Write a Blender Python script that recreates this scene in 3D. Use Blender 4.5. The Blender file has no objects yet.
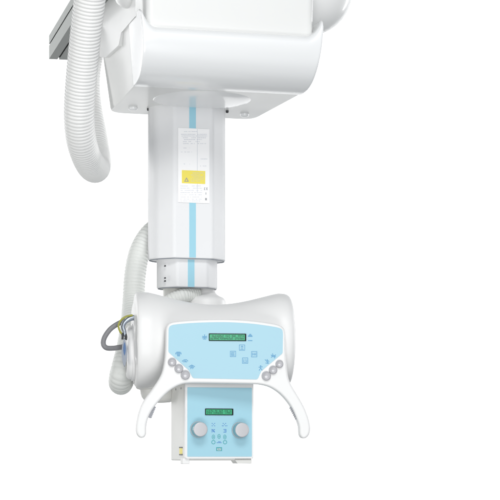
import bpy, bmesh, math, random
from mathutils import Vector, Matrix
random.seed(7)
C = bpy.context.scene.collection
PI = math.pi
# ---------------------------------------------------------------- measures
# lengths are written in "units" of 3.4 mm; the machine stands D units from the camera
S = 0.0034
D = 1900.0
XC = -62.0
TH = math.radians(15.5)
c, s = math.cos(TH), math.sin(TH)
HOR = 450.0
CAMZ = 1.35
ZB = -16.0                      # base of the machine (lowest point) in units above eye level

def I(x, y, v):
    "measured point of the photo on the machine's plane v = const -> (u, z)"
    a = x - 250.0
    u = (D*(XC - v*s) - a*(D + v*c)) / (a*s - D*c)
    z = (HOR - y)*(D + u*s + v*c)/D
    return u, z

def K(x, y, u):
    "the same on a plane u = const -> (v, z)"
    a = x - 250.0
    v = (D*(XC + u*c) - a*(D + u*s)) / (a*c + D*s)
    z = (HOR - y)*(D + u*s + v*c)/D
    return v, z

def J(x, y, d):
    "the same at a distance d behind the column -> (u, v, z)"
    k = (D + d)/D
    X = (x - 250.0)*k - XC
    return Vector((X*c + d*s, -X*s + d*c, (HOR - y)*k))

# ---------------------------------------------------------------- materials
def lin(r, g, b):
    f = lambda q: (q/255)/12.92 if q/255 <= .04045 else ((q/255 + .055)/1.055)**2.4
    return (f(r), f(g), f(b), 1)

def mat(name, col, rough=.4, metal=0., coat=0., bump=0., bscale=900., vary=0., spec=.5, alpha=None):
    m = bpy.data.materials.new(name); m.use_nodes = True
    nt = m.node_tree; b = nt.nodes['Principled BSDF']
    b.inputs['Base Color'].default_value = col
    b.inputs['Roughness'].default_value = rough
    b.inputs['Metallic'].default_value = metal
    b.inputs['Coat Weight'].default_value = coat
    b.inputs['Coat Roughness'].default_value = .12
    b.inputs['Specular IOR Level'].default_value = spec
    tc = nt.nodes.new('ShaderNodeTexCoord')
    if bump:
        n = nt.nodes.new('ShaderNodeTexNoise'); n.inputs['Scale'].default_value = bscale
        n.inputs['Detail'].default_value = 2
        nt.links.new(tc.outputs['Object'], n.inputs['Vector'])
        bp = nt.nodes.new('ShaderNodeBump'); bp.inputs['Strength'].default_value = bump
        bp.inputs['Distance'].default_value = .0006
        nt.links.new(n.outputs['Fac'], bp.inputs['Height'])
        nt.links.new(bp.outputs['Normal'], b.inputs['Normal'])
    if vary:
        n2 = nt.nodes.new('ShaderNodeTexNoise'); n2.inputs['Scale'].default_value = 9
        n2.inputs['Detail'].default_value = 5
        nt.links.new(tc.outputs['Object'], n2.inputs['Vector'])
        mr = nt.nodes.new('ShaderNodeMapRange')
        mr.inputs['To Min'].default_value = max(0, rough - vary); mr.inputs['To Max'].default_value = rough + vary
        nt.links.new(n2.outputs['Fac'], mr.inputs['Value'])
        nt.links.new(mr.outputs['Result'], b.inputs['Roughness'])
    return m

M = {
 'paint':   mat('white_enamel', (.80, .805, .80, 1), .34, coat=.25, bump=.10, vary=.06),
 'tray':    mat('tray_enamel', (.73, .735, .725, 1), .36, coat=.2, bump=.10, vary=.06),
 'gloss':   mat('glossy_white_plastic', (.80, .81, .815, 1), .25, coat=.5, vary=.05),
 'column':  mat('column_enamel', (.765, .77, .78, 1), .5, spec=.3, bump=.08, vary=.06),
 'plastic': mat('white_moulded_plastic', (.79, .79, .785, 1), .42, bump=.18, vary=.07),
 'body':    mat('collimator_enamel', (.70, .70, .675, 1), .45, bump=.15, vary=.06),
 'hose':    mat('white_hose_rubber', (.80, .80, .79, 1), .45),
 'hose2':   mat('grey_hose_rubber', (.72, .735, .71, 1), .5),
 'rail':    mat('rail_aluminium', (.155, .17, .16, 1), .45, metal=.35, bump=.2, bscale=300),
 'groove':  mat('groove_black', (.02, .022, .022, 1), .6),
 'blue':    mat('panel_blue_film', lin(170, 208, 222), .55, bump=.10, spec=.25),
 'blue2':   mat('collimator_blue_film', lin(161, 205, 220), .55, bump=.10, spec=.25),
 'stripe':  mat('stripe_blue_film', lin(156, 205, 222), .6, spec=.2),
 'ink':     mat('icon_blue_ink', lin(96, 156, 194), .5),
 'ink2':    mat('icon_deep_blue_ink', lin(84, 138, 196), .5),
 'teal':    mat('icon_teal_ink', lin(76, 162, 168), .5),
 'bezel':   mat('display_black', (.012, .016, .016, 1), .5, spec=.15),
 'knob':    mat('knob_grey', (.53, .53, .55, 1), .42, metal=.1, bump=.25, bscale=1600),
 'trig':    mat('trigger_grey', (.30, .31, .34, 1), .45),
 'knobside': mat('knob_side_reflection', (.20, .40, .46, 1), .3),  # reflection of the blue face, painted in as the side's colour
 'button':  mat('button_grey', (.44, .44, .46, 1), .4),
 'pale':    mat('button_mark', (.64, .64, .66, 1), .35),
 'grey':    mat('mid_grey', (.30, .31, .33, 1), .45),
 'dark':    mat('dark_rubber', (.03, .032, .035, 1), .5),
 'seal':    mat('seal_grey', (.22, .24, .27, 1), .55),
 'label':   mat('label_paper', (.93, .93, .935, 1), .6, spec=.25),
 'print':   mat('label_print', (.56, .59, .65, 1), .6),
 'yellow':  mat('label_yellow', lin(238, 222, 92), .5),
 'cable':   mat('cable_grey', (.21, .21, .22, 1), .5),
 'silver':  mat('connector_metal', (.34, .38, .44, 1), .32, metal=.8),
 'lime':    mat('earth_wire_yellow_green', lin(150, 150, 62), .45),
 'badge':   mat('badge_grey', (.27, .30, .35, 1), .5, spec=.3),
 'badgeb':  mat('badge_blue', lin(66, 100, 144), .5),
 'wall':    mat('white_backdrop_paper', (.92, .92, .92, 1), .9, spec=.1),
}
# back-lit displays: green glow with a faint uneven level
def lcd():
    m = mat('display_green', lin(66, 160, 118), .3, spec=.2)
    nt = m.node_tree; b = nt.nodes['Principled BSDF']
    b.inputs['Emission Color'].default_value = lin(70, 190, 130)
    b.inputs['Emission Strength'].default_value = .14
    return m
M['lcd'] = lcd()
M['lcdtxt'] = mat('display_text', lin(18, 84, 62), .4)

# ---------------------------------------------------------------- helpers
ROT = 0.0                       # turn of the tube head against the carriage
def turned(p): return Matrix.Rotation(ROT, 3, 'Z') @ Vector(p)
def frame(theta):
    global c, s, ROT
    c, s = math.cos(theta), math.sin(theta); ROT = theta - TH

def obj(name, bm, m, parent=None, wn=True, ang=38, loc=None):
    bmesh.ops.recalc_face_normals(bm, faces=bm.faces)
    for v in bm.verts:
        v.co = (v.co if loc is not None else turned(v.co))*S
    me = bpy.data.meshes.new(name); bm.to_mesh(me); bm.free()
    for p in me.polygons: p.use_smooth = True
    me.set_sharp_from_angle(angle=math.radians(ang))
    me.materials.append(M[m])
    o = bpy.data.objects.new(name, me); C.objects.link(o)
    if parent: o.parent = parent
    if loc is not None: o.location = turned(loc)*S; o.rotation_euler.z = ROT
    if wn:
        w = o.modifiers.new('wn', 'WEIGHTED_NORMAL'); w.keep_sharp = True; w.weight = 90
    return o

def loft(rings, caps=True, bm=None):
    bm = bm or bmesh.new()
    R = [[bm.verts.new(p) for p in r] for r in rings]
    n = len(rings[0])
    for a, b in zip(R, R[1:]):
        for i in range(n):
            bm.faces.new((a[i], a[(i+1) % n], b[(i+1) % n], b[i]))
    if caps:
        bm.faces.new(R[0]); bm.faces.new(R[-1])
    return bm

def fillet(pts, rad, seg=6):
    "rounded polygon; rad one number or one per point"
    out = []; n = len(pts)
    for i in range(n):
        r = rad[i] if isinstance(rad, (list, tuple)) else rad
        p = Vector(pts[i]); a = Vector(pts[i-1]); b = Vector(pts[(i+1) % n])
        if r <= 0: out.append(p[:]); continue
        da, db = (a-p), (b-p); la, lb = da.length, db.length
        da.normalize(); db.normalize()
        half = da.angle(db)/2
        t = min(r/math.tan(half), la*.49, lb*.49)
        p0, p1 = p + da*t, p + db*t
        for k in range(seg+1):
            q = k/seg
            out.append((p0*(1-q)**2 + p*2*q*(1-q) + p1*q*q)[:])
    return out

def spline(pts, n=8, closed=False):
    out = []; m = len(pts); V = [Vector(p) for p in pts]
    rng = range(m if closed else m-1)
    for i in rng:
        if closed: p0, p1, p2, p3 = V[i-1], V[i], V[(i+1) % m], V[(i+2) % m]
        else: p0, p1, p2, p3 = V[max(i-1, 0)], V[i], V[i+1], V[min(i+2, m-1)]
        for k in range(n):
            t = k/n
            out.append(.5*((2*p1) + (p2-p0)*t + (2*p0-5*p1+4*p2-p3)*t*t + (3*p1-p0-3*p2+p3)*t**3))
    if not closed: out.append(V[-1])
    return out

def plate(outline, v0, v1, bev=0, seg=3, back=True):
    "outline in (u, z), front face at v0, back at v1"
    bm = bmesh.new()
    f = [bm.verts.new((p[0], v0, p[1])) for p in outline]
    b = [bm.verts.new((p[0], v1, p[1])) for p in outline]
    n = len(f)
    ff = bm.faces.new(f); fb = bm.faces.new(b[::-1])
    for i in range(n):
        bm.faces.new((f[i], b[i], b[(i+1) % n], f[(i+1) % n]))
    if bev:
        es = list(ff.edges) + (list(fb.edges) if back else [])
        bmesh.ops.bevel(bm, geom=es, offset=bev, segments=seg, profile=.5, affect='EDGES', clamp_overlap=False)
    return bm

def resample(pts, d):
    P = [Vector((p[0], p[1])) for p in pts]; P.append(P[0])
    L = [0]
    for a, b in zip(P, P[1:]): L.append(L[-1] + (b-a).length)
    n = int(L[-1]/d); out = []; j = 0
    for i in range(n):
        q = L[-1]*i/n
        while L[j+1] < q: j += 1
        out.append(P[j].lerp(P[j+1], (q-L[j])/max(1e-9, L[j+1]-L[j])))
    for _ in range(3):
        out = [(out[i-1] + out[i]*2 + out[(i+1) % n])/4 for i in range(n)]
    return out

def soft_plate(outline, v0, v1, b, bb, seg=6):
    "plate with a rounded front edge (b) and back edge (bb), the outline shrinking along its own normals"
    P = resample(outline, 1.6); n = len(P)
    ar = sum(P[i-1].x*P[i].y - P[i].x*P[i-1].y for i in range(n))
    N = []
    for i in range(n):
        d = (P[(i+2) % n] - P[i-2]).normalized()
        N.append(Vector((-d.y, d.x)) if ar > 0 else Vector((d.y, -d.x)))
    rings = []
    def ring(v, ins): rings.append([((P[i] + N[i]*ins).x, v, (P[i] + N[i]*ins).y) for i in range(n)])
    for k in range(seg+1):
        a = PI/2*k/seg; ring(v0 + b*(1-math.sin(a))*.9, b*(1-math.cos(a)))
    rings.reverse()
    for k in range(1, seg+1):
        a = PI/2*k/seg; ring(v1 - bb*(1-math.sin(PI/2-a)), bb*(1-math.cos(a)))
    return loft(rings)

def extr_u(outline, u0, u1, bev=0, seg=3):
    "outline in (v, z) pushed along u"
    bm = bmesh.new()
    f = [bm.verts.new((u0, p[0], p[1])) for p in outline]
    b = [bm.verts.new((u1, p[0], p[1])) for p in outline]
    n = len(f)
    ff = bm.faces.new(f); fb = bm.faces.new(b[::-1])
    for i in range(n):
        bm.faces.new((f[i], b[i], b[(i+1) % n], f[(i+1) % n]))
    if bev:
        bmesh.ops.bevel(bm, geom=list(ff.edges)+list(fb.edges), offset=bev, segments=seg, profile=.5, affect='EDGES', clamp_overlap=False)
    return bm

def box(u0, u1, v0, v1, z0, z1, bev=0, seg=3, bm=None):
    new = bmesh.new()
    bmesh.ops.create_cube(new, size=1)
    for v in new.verts:
        v.co = Vector(((u0+u1)/2 + v.co.x*(u1-u0), (v0+v1)/2 + v.co.y*(v1-v0), (z0+z1)/2 + v.co.z*(z1-z0)))
    if bev: bmesh.ops.bevel(new, geom=list(new.edges), offset=bev, segments=seg, profile=.5, affect='EDGES')
    if bm is None: return new
    join(bm, new); return bm

def join(bm, other):
    me = bpy.data.meshes.new('tmp'); other.to_mesh(me); other.free(); bm.from_mesh(me); bpy.data.meshes.remove(me)
    return bm

def lathe(prof, axis, cen, seg=64):
    "prof: (t, r) along the axis 'u', 'v' or 'z'; cen the axis point"
    rings = []
    for t, r in prof:
        ring = []
        for k in range(seg):
            a = 2*PI*k/seg; p, q = r*math.cos(a), r*math.sin(a)
            d = {'u': (t, p, q), 'v': (p, t, q), 'z': (p, q, t)}[axis]
            ring.append((cen[0]+d[0], cen[1]+d[1], cen[2]+d[2]))
        rings.append(ring)
    return loft(rings)

def tube(path, rad, seg=24, rib=0, amp=0, step=None, caps=True, bm=None, rib_from=0):
    "a round tube along a smooth path; rib = period of its corrugation"
    P = [Vector(p) for p in path]
    L = [0]
    for a, b in zip(P, P[1:]): L.append(L[-1] + (b-a).length)
    tot = L[-1]
    step = step or (rib/7 if rib else tot/60)
    n = max(2, int(tot/step)); pts = []; j = 0
    for i in range(n+1):
        q = tot*i/n
        while j < len(L)-2 and L[j+1] < q: j += 1
        f = (q-L[j])/max(1e-6, L[j+1]-L[j]); pts.append((P[j].lerp(P[j+1], min(1, f)), q))
    rings = []; nrm = None
    for i, (p, q) in enumerate(pts):
        a = pts[max(0, i-2)][0]; b = pts[min(n, i+2)][0]
        t = (b-a).normalized()
        if nrm is None:
            nrm = t.orthogonal().normalized()
        nrm = (nrm - t*nrm.dot(t)).normalized(); bi = t.cross(nrm)
        r = rad(q/tot) if callable(rad) else rad
        if rib:
            w = abs(math.sin(PI*q/rib))          # rounded ridges with narrow valleys
            r += amp*(w**.6 - .6)
        rings.append([(p + nrm*math.cos(2*PI*k/seg)*r + bi*math.sin(2*PI*k/seg)*r) for k in range(seg)])
    return loft(rings, caps, bm)

def rect(x0, y0, x1, y1, v, r=0):
    p = [I(x0, y0, v), I(x1, y0, v), I(x1, y1, v), I(x0, y1, v)]
    # keep it square to the machine's own axes
    ul, ur = (p[0][0]+p[3][0])/2, (p[1][0]+p[2][0])/2
    zt, zb = (p[0][1]+p[1][1])/2, (p[2][1]+p[3][1])/2
    q = [(ul, zb), (ur, zb), (ur, zt), (ul, zt)]
    return fillet(q, r, 5) if r else q

def empty(name, loc, rz=0):
    o = bpy.data.objects.new(name, None); C.objects.link(o)
    o.location = loc; o.rotation_euler = (0, 0, rz); o.empty_display_size = .1
    return o

# ---------------------------------------------------------------- the machine
root = empty('xray_tube_stand', (XC*S, D*S, CAMZ), TH)
root['label'] = 'white ceiling-hung x-ray stand with telescopic column, corrugated hoses and blue control panel between two handles'
root['category'] = 'x-ray machine'

# ---- carriage: tray with the grey underside
ZU = 341.0
def ring_plan(u0, u1, b0, b1, v1, z, rb):
    "front corners at u0, u1, back corners at b0, b1"
    return [(p[0], p[1], z) for p in fillet([(u0, -116), (u1, -116), (b1, v1), (b0, v1)], [1, 1, rb, rb], 8)]
rings = [ring_plan(-75.4, 84.8, -69.5, 78, 41, ZU, 15), ring_plan(-76.9, 86.3, -71.5, 80, 43, ZU+.8, 16), ring_plan(-77.3, 86.9, -72.5, 81, 44.2, ZU+3, 17),
         ring_plan(-81.9, 91.9, -80, 89, 49, ZU+60, 18), ring_plan(-81.9, 91.9, -80, 89, 49, ZU+75, 18)]
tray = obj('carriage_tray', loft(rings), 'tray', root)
# boss on the underside before the column
bc = (1.6, -51)
pr = [(ZU+4, 49), (ZU+.1, 48), (ZU-.25, 46.8), (ZU-.7, 45), (ZU-1.25, 42.6), (ZU-1.8, 39.5), (ZU-2.25, 35.5), (ZU-2.6, 30), (ZU-2.75, 22), (ZU-2.8, 6)]
obj('mounting_boss', lathe(pr, 'z', (bc[0], bc[1], 0), 80), 'gloss', tray, wn=False, ang=60)
def on_under(x, y):
    d = ZU*D/(HOR-y) - D
    p = J(x, y, d); return p.x, p.y
scr = None
for (x, y) in ((133, 107.5), (244.5, 114)):
    u, v = on_under(x, y)
    if scr is None:
        scr = obj('screw_cap', lathe([(.5, 4.6), (-1.2, 4.6), (-2.2, 4.1), (-2.9, 3), (-3.2, 1)], 'z', (0, 0, 0), 28), 'gloss', tray, wn=False, loc=(u, v, ZU))
    else:
        k = scr.copy(); C.objects.link(k); k.parent = tray; k.location = Vector((u, v, ZU))*S
# front cover: a bulging lower half whose top edge sweeps up at both ends
U0, U1 = -82.6, 92.6
def cover_ring(u, h, shrink=0):
    q = spline([(-104, 340.6), (-115, 340.8), (-128, 343), (-140, 348.5), (-149.5, 357.5), (-155.5, 367.5), (-158.4, 376 + .25*h), (-157.9, 381 + .85*h), (-154.8, 385 + h), (-149.6, 386.6 + h*1.06)], 6)
    q = [(p[0], p[1]) for p in q] + [(-140, 387.5 + h), (-104, 387.5 + h)]
    out = []
    for (v, z) in q:
        if shrink: v, z = v + (-125-v)/40*shrink*.9, z + (365-z)/30*shrink*.7
        out.append((u*(1 - .058*max(0, 1-(z-ZU)/60)), v, z))
    return out
def lift(d): return 15.5*max(0, 1 - d/15)**2.6
st = [(U0, lift(0), 1.6), (U0+.3, lift(0), .8), (U0+1, lift(0), .25), (U0+2, lift(.5), 0)]
st += [(U0+2+k*.9, lift(.5+k*.9), 0) for k in range(1, 17)] + [(U0+30, 0, 0)]
st2 = [(U0 + U1 - u, h, sh) for u, h, sh in st][::-1]
cover = obj('carriage_cover', loft([cover_ring(*a) for a in st + [(-20, 0, 0), (30, 0, 0)] + st2]), 'gloss', root, wn=True, ang=60)
# upper cover
ul = I(146.3, 20, -150)[0]; ur = I(313.5, 30, -150)[0]; ur2 = I(316.2, 0, -150)[0]
def upring(uu0, uu1, v0, z):
    return [(p[0], p[1], z) for p in fillet([(uu0, v0), (uu1, v0), (uu1, -98), (uu0, -98)], [7, 7, 1, 1], 8)]
rings = []
for z, dv in ((384, -1.2), (387, -1.2), (388.5, -.5), (391, -.1), (396, 0), (425, 1), (470, 4), (478, 8), (481, 14)):
    f = (z-386)/60
    rings.append(upring(ul - max(0, min(f, 1))*1.5, ur + (ur2-ur)*max(0, min(f, 1)), -150+dv, z))
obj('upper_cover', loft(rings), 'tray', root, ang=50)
# support frame behind the covers, its stepped left face in view
pts = [K(144, 8, -83), K(121, 32, -83), K(118.6, 46, -83), K(105, 57.5, -83), K(95, 57, -83)]
f_ = (-138 - pts[0][0])/(pts[1][0]-pts[0][0])
pts[0] = (-138, pts[0][1] + f_*(pts[1][1]-pts[0][1]))
pts = pts + [(pts[-1][0], 470), (pts[0][0], 470)]
obj('support_frame', extr_u(pts, -83, 80, .8, 2), 'paint', root, ang=35)
# rounded motor pod above, seen at both ends
ru = I(309, -10, -60); lu = I(148, -19, -60)
zc = (ru[1]+lu[1])/2
pp = []
rl, rr = 34, 43
for k in range(13):
    a = PI/2*k/12; pp.append((lu[0] - 36*math.cos(a), max(.5, rl*math.sin(a))))
for k in range(1, 20): pp.append((lu[0] + (ru[0]-lu[0])*k/20, rl + (rr-rl)*k/20))
for k in range(13):
    a = PI/2*k/12; pp.append((ru[0] + 43*math.sin(a), max(.5, rr*math.cos(a))))
obj('motor_pod', lathe(pp, 'u', (0, -60, zc), 72), 'paint', root, wn=False, ang=80)

# domed cap on the left of the frame
pc = [(0, 27), (-5, 27), (-9, 25.6), (-12.5, 22.5), (-15, 17.5), (-16.4, 11), (-16.8, 3)]
obj('dome_cap', lathe(pc, 'u', (-80, -106, 440), 56), 'paint', root, wn=False, ang=60)
# ---- telescopic column
def section(a, b, z, r=5):
    k = a/39.0
    pts = [(-20*k, -b), (20*k, -b), (35.5*k, -b*.40), (a, b*.06), (a, b*.45), (30*k, b), (-30*k, b), (-a, b*.45), (-a, b*.06), (-35.5*k, -b*.40)]
    rr = [6, 6, 20, 12, 10, 10, 10, 10, 12, 20]
    return [(p[0], p[1], z) for p in fillet(pts, rr, 7)]
ZT = ZU+2
zo = I(188, 258, -24)[1]; zi = I(188, 287, -19)[1]
col = obj('outer_column', loft([section(39, 24, ZT), section(39, 24, zo+1), section(38.6, 23.6, zo+.3), section(38, 23, zo)]), 'column', root, ang=25)
obj('seal_strip', loft([section(38.1, 23.1, zo+.4), section(38.1, 23.1, zo-.7), section(36.9, 22.2, zo-.7), section(36.9, 22.2, zo+.4)], False), 'seal', col, ang=25)
def film(x0, y0, x1, y1, v, name, m, parent, t=.35, r=0, tone=None):
    return obj(name, plate(rect(x0, y0, x1, y1, v, r), v-t, v), m, parent, wn=False)
us = 3.35
def stripe(z0, z1, v, parent, u=-1.2):
    return obj('stripe', plate([(u-us, z0), (u+us, z0), (u+us, z1), (u-us, z1)], v-.3, v+.1), 'stripe', parent, wn=False)
stripe(zo+.6, ZU-2.4, -24, col)
# paper label with its print and the yellow warning field
LV = -24.35
lab = film(178, 128.5, 209.3, 202.8, LV, 'paper_label', 'label', col, .3)
def lines(rows, v, name, m, parent, h=.5):
    bm = bmesh.new()
    for (x0, x1, y, dens, hh) in rows:
        x = x0
        while x < x1:
            w = random.uniform(.35, 1.5)
            if random.random() < dens:
                q = rect(x, y-hh/2, min(x1, x+w), y+hh/2, v)
                join(bm, plate(q, v-.12, v+.05))
            x += w + random.uniform(.18, .4)
    return obj(name, bm, m, parent, wn=False)
LV2 = LV-.3
rows = [(184, 197, 131.6, .8, .45), (181, 207, 134.3, .95, .5), (181.5, 207, 136, .9, .5), (183, 206, 137.8, .9, .5), (184, 202, 139.6, .9, .5),
        (183, 200, 141.6, .9, .5), (181, 206, 143.6, .6, .45), (181, 190, 148, .5, .4), (181, 192, 152, .4, .4), (200.5, 207.5, 159, .95, .45),
        (182, 192, 164, .4, .4), (200, 207, 166, .4, .4)]
rows += [(180.5, 202, y, .75, .4) for y in (186, 188.2, 190.4, 192.6, 194.8, 197, 199.2, 201)]
lines(rows, LV2, 'label_print', 'print', lab)
bm = bmesh.new()
for (x0, y0, x1, y1) in ((204.2, 187.6, 204.7, 190), (204.2, 187.6, 205.4, 188), (204.2, 189.6, 205.4, 190), (206.4, 187.6, 206.9, 190), (206.4, 187.6, 207.6, 188), (206.4, 188.6, 207.4, 189), (206.4, 189.6, 207.6, 190),
                         (205.6, 192.4, 206.2, 194.6), (205.2, 198, 206.8, 198.6), (205.2, 198, 205.8, 200.4), (206.2, 198.6, 206.8, 200.4), (205.2, 199.4, 206.8, 200)):
    join(bm, plate(rect(x0, y0, x1, y1, LV2), LV2-.12, LV2+.05))
obj('approval_mark', bm, 'grey', lab, wn=False)
yl = film(181.8, 170.6, 205.2, 183.6, LV2, 'warning_field', 'yellow', lab, .15)
YV = LV2-.15
tri = [I(184.2, 181.6, YV), I(188.8, 181.6, YV), I(186.5, 177.2, YV)]
tin = [I(185.3, 181.0, YV), I(187.7, 181.0, YV), I(186.5, 178.7, YV)]
bm = bmesh.new(); a_ = [bm.verts.new((p[0], YV-.1, p[1])) for p in tri]; b_ = [bm.verts.new((p[0], YV-.1, p[1])) for p in tin]
for i in range(3): bm.faces.new((a_[i], a_[(i+1) % 3], b_[(i+1) % 3], b_[i]))
o = obj('warning_triangle', bm, 'grey', lab, wn=False)
lines([(192, 203.5, 173, .9, .5), (191, 204, 175, .9, .45), (191, 204, 177, .9, .45), (191, 204, 179, .9, .45), (191, 203, 181, .9, .45)], YV, 'warning_print', 'print', lab)
# crease down the label
obj('label_crease', plate(rect(197.1, 129, 197.45, 193, LV2), LV2-.08, LV2+.05), 'print', lab, wn=False)
# small black plugs where the column enters the tray
for x, y in ((148.4, 108.4), (227.2, 110.6)):
    u, v = on_under(x, y)
    obj('rubber_plug', lathe([(.4, 1.5), (-1.6, 1.5), (-2.4, .9)], 'z', (u, v, ZU), 16), 'dark', tray, wn=False)
# inner column
ic = obj('inner_column', loft([section(30.6, 19, zo+8), section(30.6, 19, zi+1), section(30.2, 18.6, zi+.3), section(29.6, 18, zi)]), 'column', root, ang=25)
obj('seal_strip', loft([section(29.7, 18.1, zi+.4), section(29.7, 18.1, zi-.6), section(28.6, 17.3, zi-.6), section(28.6, 17.3, zi+.4)], False), 'seal', ic, ang=25)
stripe(zi+.2, zo-1, -19, ic, -1.4)
for y in (267, 279, 282):
    v, z = K(161.5, y, -27.5)
    obj('set_screw', lathe([(-.9, .85), (.6, .85)], 'v', (-26.6, -13.2, z), 12), 'dark', ic, wn=False)
# core tube and swivel neck
core = obj('core_tube', loft([[(p[0]-1, p[1]+9, p[2]) for p in section(22, 10, z_)] for z_ in (zi+6, zi-34)]), 'body', root, ang=25)
nu, nz = I(205.5, 300, 3)
nk = [(zi-4-nz, 10.5), (2+9.5, 9.6), (9, 9.6), (7, 10.2), (5, 12), (3.4, 15), (2, 18), (.4, 19.6), (-2, 20.4), (-14, 21)]
obj('swivel_neck', lathe([(16, 9.6)] + nk[1:], 'z', (nu, 3, nz), 48), 'plastic', root, wn=False, ang=60)

# ---- hoses
def hose(pts, r, name, m, rib, amp, n=14, seg=28):
    return obj(name, tube(spline([J(*p) for p in pts], n), r, seg, rib, amp), m, root, wn=False, ang=180)
hose([(96, -60, -232), (92, -20, -214), (87.3, 20, -193), (83, 60, -170), (80, 95, -150), (79.3, 120, -134), (81.5, 141, -114), (86.5, 157, -86), (92, 166.5, -54), (96, 167.5, -20),
      (96.5, 157, 10), (93, 136, 26), (88, 108, 36), (86, 80, 40), (91, 50, 40), (104, 36, 20)], 13.9, 'corrugated_hose', 'hose', 3.4, .95)
hose([(172, 226, 32), (158, 228, 30), (147, 238, 24), (139, 254, 18), (135, 275, 14), (133.5, 300, 8), (131.5, 326, -14), (127.5, 350, -38), (122.8, 368, -47), (120.6, 379, -41),
      (120.8, 383, -28), (123, 379, -15), (129, 367, -8), (140, 352, -8)], lambda q: 10.3 + 1.5*q, 'corrugated_hose', 'hose2', 3.6, .75)
hose([(148, 326, 4), (156, 314, -4), (164, 305.5, -10), (172, 299.8, -13), (181, 296, -12), (189, 294.5, -6), (197, 294, 2)], 6.8, 'corrugated_hose', 'hose2', 2.7, .8)

# ---- tube housing
THH = math.radians(7)
frame(THH)
AV = -60
lu_, lz_ = I(134.5, 340, AV); ru_, rz_ = I(290, 340, AV)
AZ = lz_; L = ru_-lu_
prf = [(0, 38), (0, 42.4), (.4, 44), (1.3, 45.2), (2.8, 45.9), (5, 46.2), (12, 46.2)]
for k in range(1, 40):
    t = 12 + (L-24)*k/40; q = k/40
    prf.append((t, 46.2 - 11.5*math.sin(PI*q)**1.15))
prf += [(L-12, 46.2), (L-7, 46), (L-4, 45.2), (L-2, 43.6), (L-.6, 41), (L, 38), (L, 5)]
prf = [(-2, 5), (-2, 33), (-1.2, 35.5)] + prf
house = obj('tube_housing', lathe(prf, 'u', (lu_, AV, AZ), 96), 'plastic', root, wn=False, ang=55)
# round cap on the left end
ez = I(131, 352.5, AV)[1]
obj('end_cap', lathe([(1, 27.5), (-2.2, 27.5), (-2.4, 26.2), (-3.4, 26.2), (-5.6, 25.4), (-7, 23.6), (-7.6, 21), (-7.2, 19.4), (-6.4, 18), (-6.2, 5)], 'u', (lu_-.6, AV, ez), 64), 'plastic', house, wn=False, ang=50)
def lens(h, w, n=16):
    pts = []
    for k in range(n+1):
        a = k/n; pts.append((-w*math.sin(PI*a)**.8, h*(1-2*a)))
    return pts + [(-p[0], p[1]) for p in pts[-2:0:-1]]
# lower flange under the housing
fu, fz = I(159.5, 381.5, -30)
fl = [(8, 24.5), (1.5, 24.6), (0, 24.4), (-5, 23.6), (-7.2, 22.4), (-7.8, 20.4), (-8.2, 19), (-12, 18.6), (-15.5, 17.4), (-18.5, 15), (-20.5, 10), (-21, 3)]
obj('lower_flange', lathe(fl, 'z', (fu, -30, fz), 64), 'body', house, wn=False, ang=40)
# cable with its plug at the left end
CD = -84
cab = obj('power_cable', tube(spline([J(125, 321, CD+6), J(118.5, 323.5, CD), J(110.5, 329, CD-4), J(104.7, 337, CD-6), J(103.3, 343.5, CD-6), J(106, 347.6, CD-5), J(113, 348.2, CD), J(124, 346.6, CD+12)], 14), 2.5, 16), 'cable', root, wn=False, ang=180)
obj('plug', tube(spline([J(134.5, 317.5, CD-6), J(129, 319.2, CD-8), J(124.6, 322.6, CD-9), J(123, 327, CD-9), J(124.4, 331.5, CD-9), J(125, 336, CD-8)], 10), lambda q: 2.5 - .7*q, 18), 'silver', cab, wn=False, ang=180)
obj('earth_wire', tube(spline([J(132.5, 315.2, CD-8), J(126, 316.6, CD-10), J(120.6, 320.6, CD-11), J(118.5, 326, CD-11), J(119.8, 331, CD-11), J(122, 334, CD-10)], 10), .95, 12), 'lime', cab, wn=False, ang=180)
obj('boot', tube(spline([J(122, 333, CD-10), J(122.6, 336, CD-10), J(122.4, 339.5, CD-10)], 8), 1.1, 12), 'dark', cab, wn=False, ang=180)
obj('boot', tube(spline([J(125.4, 334, CD-9), J(126, 337, CD-9), J(125.8, 340, CD-9)], 8), 1.3, 12), 'dark', cab, wn=False, ang=180)
pv = J(124.4, 352.5, CD-9).y
pu, pz = I(124.4, 352.5, pv)
obj('plug_body', plate([(pu+p[0], pz+p[1]) for p in lens(14, 2.55)], pv-1.6, pv+3, 1.0, 3), 'badge', cab)
obj('plug_emblem', plate([(pu+p[0], pz+3.4+p[1]) for p in lens(6.4, 1.25)], pv-1.95, pv-1.5), 'badgeb', cab, wn=False)

# ---- control panel with handles
PV = -118
outl = [(166, 332), (166.4, 327), (168.6, 323.4), (174, 321.7), (188, 320.3), (208, 319.3), (230, 319.2), (252, 320.6), (270, 323), (278.5, 324.7), (283, 327), (285.4, 331), (285.9, 338), (286, 352), (287, 366), (288.6, 378), (292.2, 386), (298, 395.6), (305, 408), (309.3, 420), (310.6, 429), (309, 435.4), (305, 438.8), (301.2, 437.4), (299.8, 433), (299.8, 427), (296.8, 418), (291, 405.6), (282, 394.6), (271.5, 387.2), (261, 384.3), (250, 383.7), (220, 383.2), (190, 383), (180, 384.8), (170, 390.4), (160, 400), (152, 410.4), (147.6, 420), (146.2, 428), (146.4, 434.3), (143.8, 438), (139.6, 437.6), (136.4, 432), (137, 420), (142, 404), (153.4, 388), (161.4, 375), (164.6, 362), (165.8, 348)]
outl = [I(x, y, PV) for x, y in outl]
outl = [(p[0], p[1]) for p in spline([(a, b, 0) for a, b in outl], 5, True)]
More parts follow.
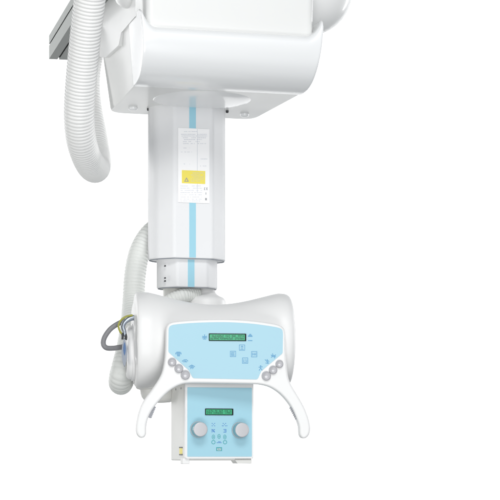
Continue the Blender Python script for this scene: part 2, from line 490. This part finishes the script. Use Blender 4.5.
def cut(bm, pa, pb, keep_low):
    a = I(*pa, PV); b = I(*pb, PV)
    n = Vector((-(b[1]-a[1]), 0, b[0]-a[0]))
    if n.z < 0: n = -n
    bmesh.ops.bisect_plane(bm, geom=list(bm.verts)+list(bm.edges)+list(bm.faces), plane_co=(a[0], 0, a[1]), plane_no=n, clear_outer=keep_low, clear_inner=not keep_low)
    return bm
CL = ((161.4, 375), (180, 384.8)); CR = ((288.6, 378), (271.5, 387.2))
mk = lambda: soft_plate(outl, PV, PV+13, 2.3, 2.6)
bm = cut(cut(mk(), *CL, False), *CR, False)
panel = obj('control_panel', bm, 'plastic', root, ang=50)
hl = obj('handle', cut(mk(), *CL, True), 'plastic', panel, ang=50)
hr = obj('handle', cut(mk(), *CR, True), 'plastic', panel, ang=50)
# neck block that carries the panel on the housing
um = I(226, 350, PV)
obj('panel_bracket', box(um[0]-38, um[0]+38, PV+10, -84, um[1]-22, um[1]+22, 4), 'plastic', panel)
# triggers on the inside of the handles
def trigger(a, b, side):
    ua, za = I(*a, PV); ub, zb = I(*b, PV)
    ax = Vector((ub-ua, 0, zb-za)); Lg = ax.length; ax.normalize()
    nn = Vector((ax.z, 0, -ax.x))*side
    bm = bmesh.new()
    n = 7
    def piece(t0, t1, h0, h1, v0, v1):
        q = [Vector((ua, 0, za)) + ax*t + nn*h for t, h in ((t0, h0), (t1, h0), (t1, h1), (t0, h1))]
        return plate([(p.x, p.z) for p in q], v0, v1)
    join(bm, piece(0, Lg, -3, .2, PV+2.6, PV+10))
    for k in range(n):
        t = Lg*(k+.15)/n
        join(bm, piece(t, t+Lg*.6/n, -1, .9, PV+2.2, PV+10.4))
    return obj('trigger', bm, 'trig', panel, wn=False)
trigger((291.4, 407), (297.9, 419.4), 1)
trigger((155.6, 406.4), (150.8, 418), -1)
# blue film
bl = [(168.6, 332), (168.9, 328), (171, 325.6), (176, 324.5), (190, 323.2), (210, 322.4), (230, 322.4), (252, 323.8), (270, 326.2), (278, 327.7), (281.6, 329.4), (282.8, 332.5), (282.8, 340)]
blp = [I(x, y, PV) for x, y in bl]
blp = [(p.x, p.y) for p in spline([(a, b, 0) for a, b in blp], 5)]
tail = [(282.6, 353.2), (261.2, 371), (257.6, 379.4), (230, 378.9), (193, 378.2), (188.6, 370), (168.4, 352)]
tail = [I(x, y, PV) for x, y in tail]
tl = fillet([blp[-1]] + tail + [blp[0]], [0, 3, 4, 3, 0, 3, 4, 3, 0], 5)[1:-1]
face = obj('blue_face', plate(blp + tl, PV-.5, PV+.2), 'blue', panel, wn=False)
FV = PV-.5
def display(x0, y0, x1, y1, v, parent, rows, ncol):
    f = obj('display', plate(rect(x0, y0, x1, y1, v, .5), v-.6, v+.1), 'bezel', parent, wn=False)
    g = obj('display_screen', plate(rect(x0+.8, y0+.85, x1-1.5, y1-.8, v), v-.8, v-.5), 'lcd', f, wn=False)
    bm = bmesh.new()
    w = (x1-x0-4)/ncol; hh = (y1-y0-2.6)/rows
    for r in range(rows):
        for k in range(ncol):
            if random.random() < .22: continue
            xx = x0+1.7+k*w; yy = y0+1.4+r*hh
            # dot-matrix characters: a few short strokes each
            for _ in range(4):
                if random.random() < .5:
                    yb = yy+random.choice((.05, .42, .72))*hh; join(bm, plate(rect(xx, yb, xx+w*.72, yb+hh*.17, v), v-.9, v-.75))
                else:
                    xb = xx+random.choice((0, .5))*w; join(bm, plate(rect(xb, yy+.05*hh, xb+w*.2, yy+.85*hh, v), v-.9, v-.75))
    obj('display_text', bm, 'lcdtxt', f, wn=False)
    return f
display(208.8, 333.6, 246.2, 341, FV, panel, 2, 22)
# icons, each a small printed mark
def strokes(name, cx, cy, segs, w, m, parent, v, rot=0):
    bm = bmesh.new()
    for (x0, y0, x1, y1) in segs:
        if rot:
            ca, sa = math.cos(rot), math.sin(rot)
            x0, y0, x1, y1 = x0*ca-y0*sa, x0*sa+y0*ca, x1*ca-y1*sa, x1*sa+y1*ca
        a = Vector(I(cx+x0, cy+y0, v)); b = Vector(I(cx+x1, cy+y1, v))
        d = (b-a).normalized(); n = Vector((-d.y, d.x))*w/2
        d *= w*.2
        q = [a-d-n, b+d-n, b+d+n, a-d+n]
        join(bm, plate([(p.x, p.y) for p in q], v-.13-.02*random.random(), v+.05))
    return obj(name, bm, m, parent, wn=False)
sq = [(-2.7, -2.7, 2.7, -2.7), (2.7, -2.7, 2.7, 2.7), (2.7, 2.7, -2.7, 2.7), (-2.7, 2.7, -2.7, -2.7)]
up = [(0, -1.6, 0, 1.2), (-1.3, -.4, 0, -1.7), (1.3, -.4, 0, -1.7), (-1.6, 1.6, 1.6, 1.6)]
grid = [(-1.6, -1.4, 1.6, -1.4), (-1.6, .2, 1.6, .2), (-1.6, 1.6, 1.6, 1.6), (-1.6, -1.4, -1.6, 1.6), (0, -1.4, 0, 1.6)]
hnd = [(-1.7, -1.5, -1.7, 1.4), (1.7, -1.5, 1.7, 1.4), (-1.7, 0, 1.7, 0), (0, -1.4, 0, 1.4)]
dn = [(-1.6, -1.2, -1.6, 1.6), (-1.6, 1.6, 1.6, 1.6), (1.6, 1.6, 1.6, -1.2), (0, -1.6, 0, .6)]
for (x, y, g) in ((242, 347.6, up), (233, 353.9, grid), (254.2, 354.2, hnd), (245.1, 360.6, dn)):
    strokes('icon', x, y, sq+g, .5, 'ink', panel, FV)
star = [(0, -2.4, 0, 2.2), (-2.3, -.8, 2.3, .9), (-2.3, .9, 2.3, -.8), (-1.5, 2, 1.5, 2)]
strokes('icon', 204.6, 337, star, .75, 'ink', panel, FV)
strokes('icon', 250.2, 335.6, [(-2, .8, 0, -1.5), (0, -1.5, 2, .8), (-2, .8, 2, .8), (-.8, .2, .8, .2)], .8, 'ink', panel, FV)
strokes('icon', 250.2, 340.4, [(-2, .2, 2, .2)], .8, 'ink', panel, FV)
hat = [(-2.8, -1, 2.8, -1), (-1.8, -1.9, 1.8, -1.9), (-1.7, 0, 1.7, 0), (-1.5, 1, 1.5, 1), (-2.4, -1.4, -2.8, .2), (2.4, -1.4, 2.8, .2), (-1, 1.9, 1.4, 1.9)]
arch = [(-2.9, .4, -1, -1), (-1, -1, 1.4, -1.2), (1.4, -1.2, 2.9, .2), (-1.8, .9, 1.9, .8), (-.4, -.6, 1.4, 1.2)]
loop = [(-2.9, -.2, 0, -1.8), (0, -1.8, 2.9, -.2), (-2, .5, 2, .5), (-1.2, -.6, 1.2, -.6), (-1.4, 2, .4, .4), (.8, 2, 1.4, .6)]
for (x, y, g) in ((178.4, 354, hat), (185, 360.9, arch), (191.8, 366.8, loop)):
    strokes('icon', x, y, g, .66, 'ink', panel, FV)
man = [(0, -2.4, 0, .2), (-1.8, -.8, 1.8, -1.2), (0, .2, -1.5, 2.4), (0, .2, 1.6, 2.2), (-.6, -2.2, .6, -2.2)]
tool = [(-2.2, -2, 1.6, 1.8), (-.4, -2, 1.8, 0), (-1.6, 1.4, .4, 1.6), (0, -2.2, .4, 2.2)]
cross = [(-2.4, -1, 2.4, 1), (-1, -2.4, 1.2, 2.2), (-2.2, 1.4, 2.4, -1.2), (-1.8, 0, 1.8, -.2)]
for (x, y, g) in ((260.6, 368, man), (267.2, 361.6, tool), (273.4, 356, cross)):
    strokes('icon', x, y, g, .66, 'ink', panel, FV)
# round buttons along the slanted corners
bb = None
def button_mesh(r):
    return lathe([(.3, r), (-1.3, r), (-1.9, r*.94), (-2.2, r*.8), (-1.9, r*.7), (-1.6, r*.45), (-1.5, .4)], 'v', (0, 0, 0), 32)
for (x, y, r) in ((172.1, 362.2, 4.0), (178.8, 368.6, 4.15), (185.3, 375, 4.4), (279.3, 364, 3.75), (273, 370, 4.0), (266.2, 376, 4.4)):
    u, z = I(x, y, PV)
    if bb is None:
        bb = obj('button', button_mesh(4.0), 'button', panel, wn=False, ang=60, loc=(u, PV, z))
        k = bb
    else:
        k = bb.copy(); C.objects.link(k); k.parent = panel; k.location = turned((u, PV, z))*S; k.scale = (r/4, 1, r/4)
    mk_ = obj('button_mark', plate([((.62*math.cos(a)-.04)*4*.5-.2, (.5*math.sin(a)-.1)*4*.5-.6) for a in [2*PI*q/14 for q in range(14)]], -1.85, -1.5), 'pale', k, wn=False, loc=(0, 0, 0))
    mk_.rotation_euler.z = 0
# ---- collimator
frame(TH)
CV = -100
ul_, _ = I(185.2, 420, CV); ur_, _ = I(253.4, 420, CV)
zt = I(220, 376, CV)[1]; zb = I(220, 460.6, CV)[1]; zf0 = I(220, 458.6, CV)[1]
vb = CV + 62
bod = obj('collimator', box(ul_+.6, ur_-.6, CV+4, vb, zb, zt, 1.2), 'body', root)
bz_ = fillet([(ul_, zf0), (ur_, zf0), (ur_, zt-2), (ul_, zt-2)], 1.5, 4)
obj('front_bezel', plate(bz_, CV, CV+4.2, .9), 'plastic', bod)
cf = rect(187.3, 387.6, 251.8, 456.6, CV, .8)
obj('blue_face', plate(cf, CV-.4, CV+.1), 'blue2', bod, wn=False)
BV = CV-.4
display(205, 408.6, 233.2, 415.2, BV, bod, 2, 18)
kn = None
for (x, y) in ((199.8, 429.4), (241.4, 430)):
    u, z = I(x, y, BV-7)
    if kn is None:
        kp = [(0, 7.9), (-.8, 7.8), (-1.4, 7.2), (-6, 7.1), (-9.2, 7.0), (-10, 6.8), (-10.4, 6.3), (-10.5, 5.6), (-10.5, .5)]
        kbm = lathe(kp, 'v', (0, 0, 0), 96)
        kn = obj('knob', kbm, 'knob', bod, wn=False, ang=40, loc=(u, BV, z)); k = kn
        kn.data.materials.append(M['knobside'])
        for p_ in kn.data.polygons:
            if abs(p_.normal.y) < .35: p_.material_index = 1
    else:
        k = kn.copy(); C.objects.link(k); k.parent = bod; k.location = turned((u, BV, z))*S
def mark(name, x, y, segs, w, m): return strokes(name, x, y, segs, w, m, bod, BV)
q4 = [(-1.6, -1.2, -.8, -1.2), (.8, -1.2, 1.6, -1.2), (-1.6, 1.2, -.8, 1.2), (.8, 1.2, 1.6, 1.2), (0, -.3, 0, .3)]
mark('icon', 213.4, 424.6, q4, .62, 'ink2')
mark('icon', 213.4, 430.8, [(-1.4, -1.5, 1.2, .8), (-1.4, -1.5, -1.4, 1.5), (.2, -1.2, 1.4, -1.2), (-.6, .2, 1.3, 1.4)], .62, 'ink2')
mark('icon', 224.4, 424.6, q4 + [(-2.4, 1.2, -1.8, 1.2), (2.2, 1.2, 2.8, 1.2)], .62, 'ink2')
mark('icon', 224.8, 430.8, [(-1.2, -1.4, 1.2, -1.4), (1.2, -1.4, 1.2, 1.4), (-1.2, 1.4, 1.2, 1.4), (-.6, 0, .6, 0)], .62, 'ink2')
def ringseg(r, ry=None, n=14):
    ry = ry or r
    return [(r*math.cos(2*PI*k/n), ry*math.sin(2*PI*k/n), r*math.cos(2*PI*(k+1)/n), ry*math.sin(2*PI*(k+1)/n)) for k in range(n)]
for (x, y) in ((213.4, 437), (219, 436.4), (224.8, 437)):
    mark('icon', x, y, ringseg(1.35, 2.1) + [(-.5, 0, .6, 0), (0, -.9, 0, .9)], .48, 'teal')
for (x, y) in ((213.4, 442.2), (225, 442.2)):
    mark('icon', x, y, ringseg(1.75), .6, 'teal')
mark('icon', 219.2, 442.6, [(-2.4, .1, -1.2, .1), (-.6, .1, .6, .1), (1.2, .1, 2.2, .1), (-1, -.8, 1.4, -.8)], .62, 'ink2')
lg = obj('emblem', plate(rect(216.2, 447.2, 222, 451, BV), BV-.15, BV+.05), 'teal', bod, wn=False)
strokes('emblem_mark', 219.1, 449.1, [(-1.6, -.9, -1.6, .9), (-1.6, .9, 1.6, .9), (1.6, -.9, 1.6, .9), (-.5, -.8, 0, .2), (.5, -.8, 0, .2)], .5, 'pale', lg, BV-.15)
# small sticker, screws and feet on the left side
su = ul_+.6
def side(name, x0, y0, x1, y1, m, t=.3, r=0):
    va, za = K(x0, y0, su); vb2, zb2 = K(x1, y1, su)
    q = [(va, zb2), (vb2, zb2), (vb2, za), (va, za)]
    return obj(name, extr_u(q, su-t, su+.1), m, bod, wn=False)
side('sticker', 179.7, 448, 182.3, 455.2, 'yellow')
side('sticker_end', 179.5, 446.9, 182.5, 448.1, 'dark', .5)
side('sticker_end', 179.5, 454, 182.5, 455.3, 'dark', .5)
for x, y in ((176, 389.4), (181.2, 388.4)):
    v, z = K(x, y, su)
    obj('side_screw', lathe([(-.5, .95), (.2, .95)], 'u', (su, v, z), 14), 'grey', bod, wn=False)
f0 = I(182.6, 462, CV+8)
obj('foot', box(ul_-1.8, ul_+4.8, CV+2, CV+12, zb-3.2, zb+2.4, .7), 'plastic', bod)
q = rect(234.6, 459.4, 251.6, 463.6, CV+2)
obj('foot', plate(fillet([(q[0][0]+3, q[0][1]), (q[1][0], q[1][1]), q[2], q[3]], .6, 3), CV+2, CV+20, .5), 'body', bod)

# move the machine's origin to its lowest point, the parts staying where they are
root.location.z = CAMZ + ZB*S
for o in root.children: o.location.z -= ZB*S

# ---------------------------------------------------------------- ceiling rail
rv = J(49, 59, 250)
RTH = TH - math.radians(2.2)
wx = XC + rv.x*c - rv.y*s; wy = D + rv.x*s + rv.y*c
rail = empty('ceiling_rail', (wx*S, wy*S, CAMZ + rv.z*S), RTH)
rail['label'] = 'grey metal ceiling rail with dark grooves behind the white hose at top left'
rail['category'] = 'rail'
RL = 480
# cross-section in (u, z), left bottom corner at 0; a groove in the left face and one in the bottom
rp = [(0, 0), (9.5, 0), (9.5, 3), (11.3, 3), (11.3, 0), (22, 0), (22, 26.5), (0, 26.5), (0, 17), (3, 17), (3, 15), (0, 15)]
obj('rail_profile', plate(rp, -RL, 0), 'rail', rail, wn=False, ang=20)
gb = box(2.2, 3.2, -RL+1, -.3, 14.9, 17.1); box(9.4, 11.4, -RL+1, -.3, 2.2, 3.2, bm=gb)
obj('groove_lining', gb, 'groove', rail, wn=False)

# ---------------------------------------------------------------- backdrop
bm = bmesh.new()
W_, Y0 = 6.5, (D*S + 9.0)
vs = [bm.verts.new(Vector(p)/S) for p in ((-W_, Y0, CAMZ-2.2), (W_, Y0, CAMZ-2.2), (W_, Y0, CAMZ+5.6), (-W_, Y0, CAMZ+5.6))]
bm.faces.new(vs)
bd_ = obj('backdrop', bm, 'wall', None, wn=False)
bd_['kind'] = 'structure'; bd_['label'] = 'plain white studio backdrop behind the machine'

# ---------------------------------------------------------------- camera
cam = bpy.data.cameras.new('camera'); co = bpy.data.objects.new('camera', cam); C.objects.link(co)
co.location = (0, 0, CAMZ); co.rotation_euler = (PI/2, 0, 0)
cam.sensor_width = 36; cam.lens = 36*D/500; cam.shift_y = (HOR-250)/500; cam.clip_end = 200
bpy.context.scene.camera = co

# ---------------------------------------------------------------- light
w = bpy.data.worlds.new('World'); bpy.context.scene.world = w; w.use_nodes = True
w.node_tree.nodes['Background'].inputs[0].default_value = (.92, .965, 1, 1)
w.node_tree.nodes['Background'].inputs[1].default_value = .31
def area(name, loc, target, sx, sy, power, col=(1, 1, 1)):
    l = bpy.data.lights.new(name, 'AREA'); l.shape = 'RECTANGLE'; l.size = sx; l.size_y = sy; l.energy = power; l.color = col
    o = bpy.data.objects.new(name, l); C.objects.link(o); o.location = loc
    o.rotation_euler = (Vector(target)-Vector(loc)).to_track_quat('-Z', 'Y').to_euler()
    return o
T = (XC*S, D*S, CAMZ+.7)
area('key_softbox', (.55, 1.4, CAMZ+.9), T, 1.9, 1.8, 72)
area('low_fill', (.35, 2.6, CAMZ-1.5), T, 2.0, 1.0, 50)  # unseen fill, added to brighten the lower curve of the carriage cover
area('top_fill', (.4, 2.6, CAMZ+3.4), (XC*S, D*S, CAMZ+.3), 2.2, 1.4, 90)  # unseen fill, added to lift the top of the tube housing
area('left_softbox', (-3.9, 4.9, CAMZ-.7), (XC*S, D*S, CAMZ+1.1), 1.4, 1.8, 36, (1, .985, .94))
area('backdrop_light_left', (-6.2, Y0-4.2, CAMZ+1.7), (1.0, Y0, CAMZ+1.7), 1.4, 4.5, 600)
area('backdrop_light_right', (6.2, Y0-4.2, CAMZ+1.7), (-1.0, Y0, CAMZ+1.7), 1.4, 4.5, 600)

sc = bpy.context.scene
sc.view_settings.view_transform = 'Standard'; sc.view_settings.look = 'None'; sc.view_settings.gamma = 1
sc.view_settings.exposure = 0
sc.cycles.use_denoising = True
sc.cycles.max_bounces = 8
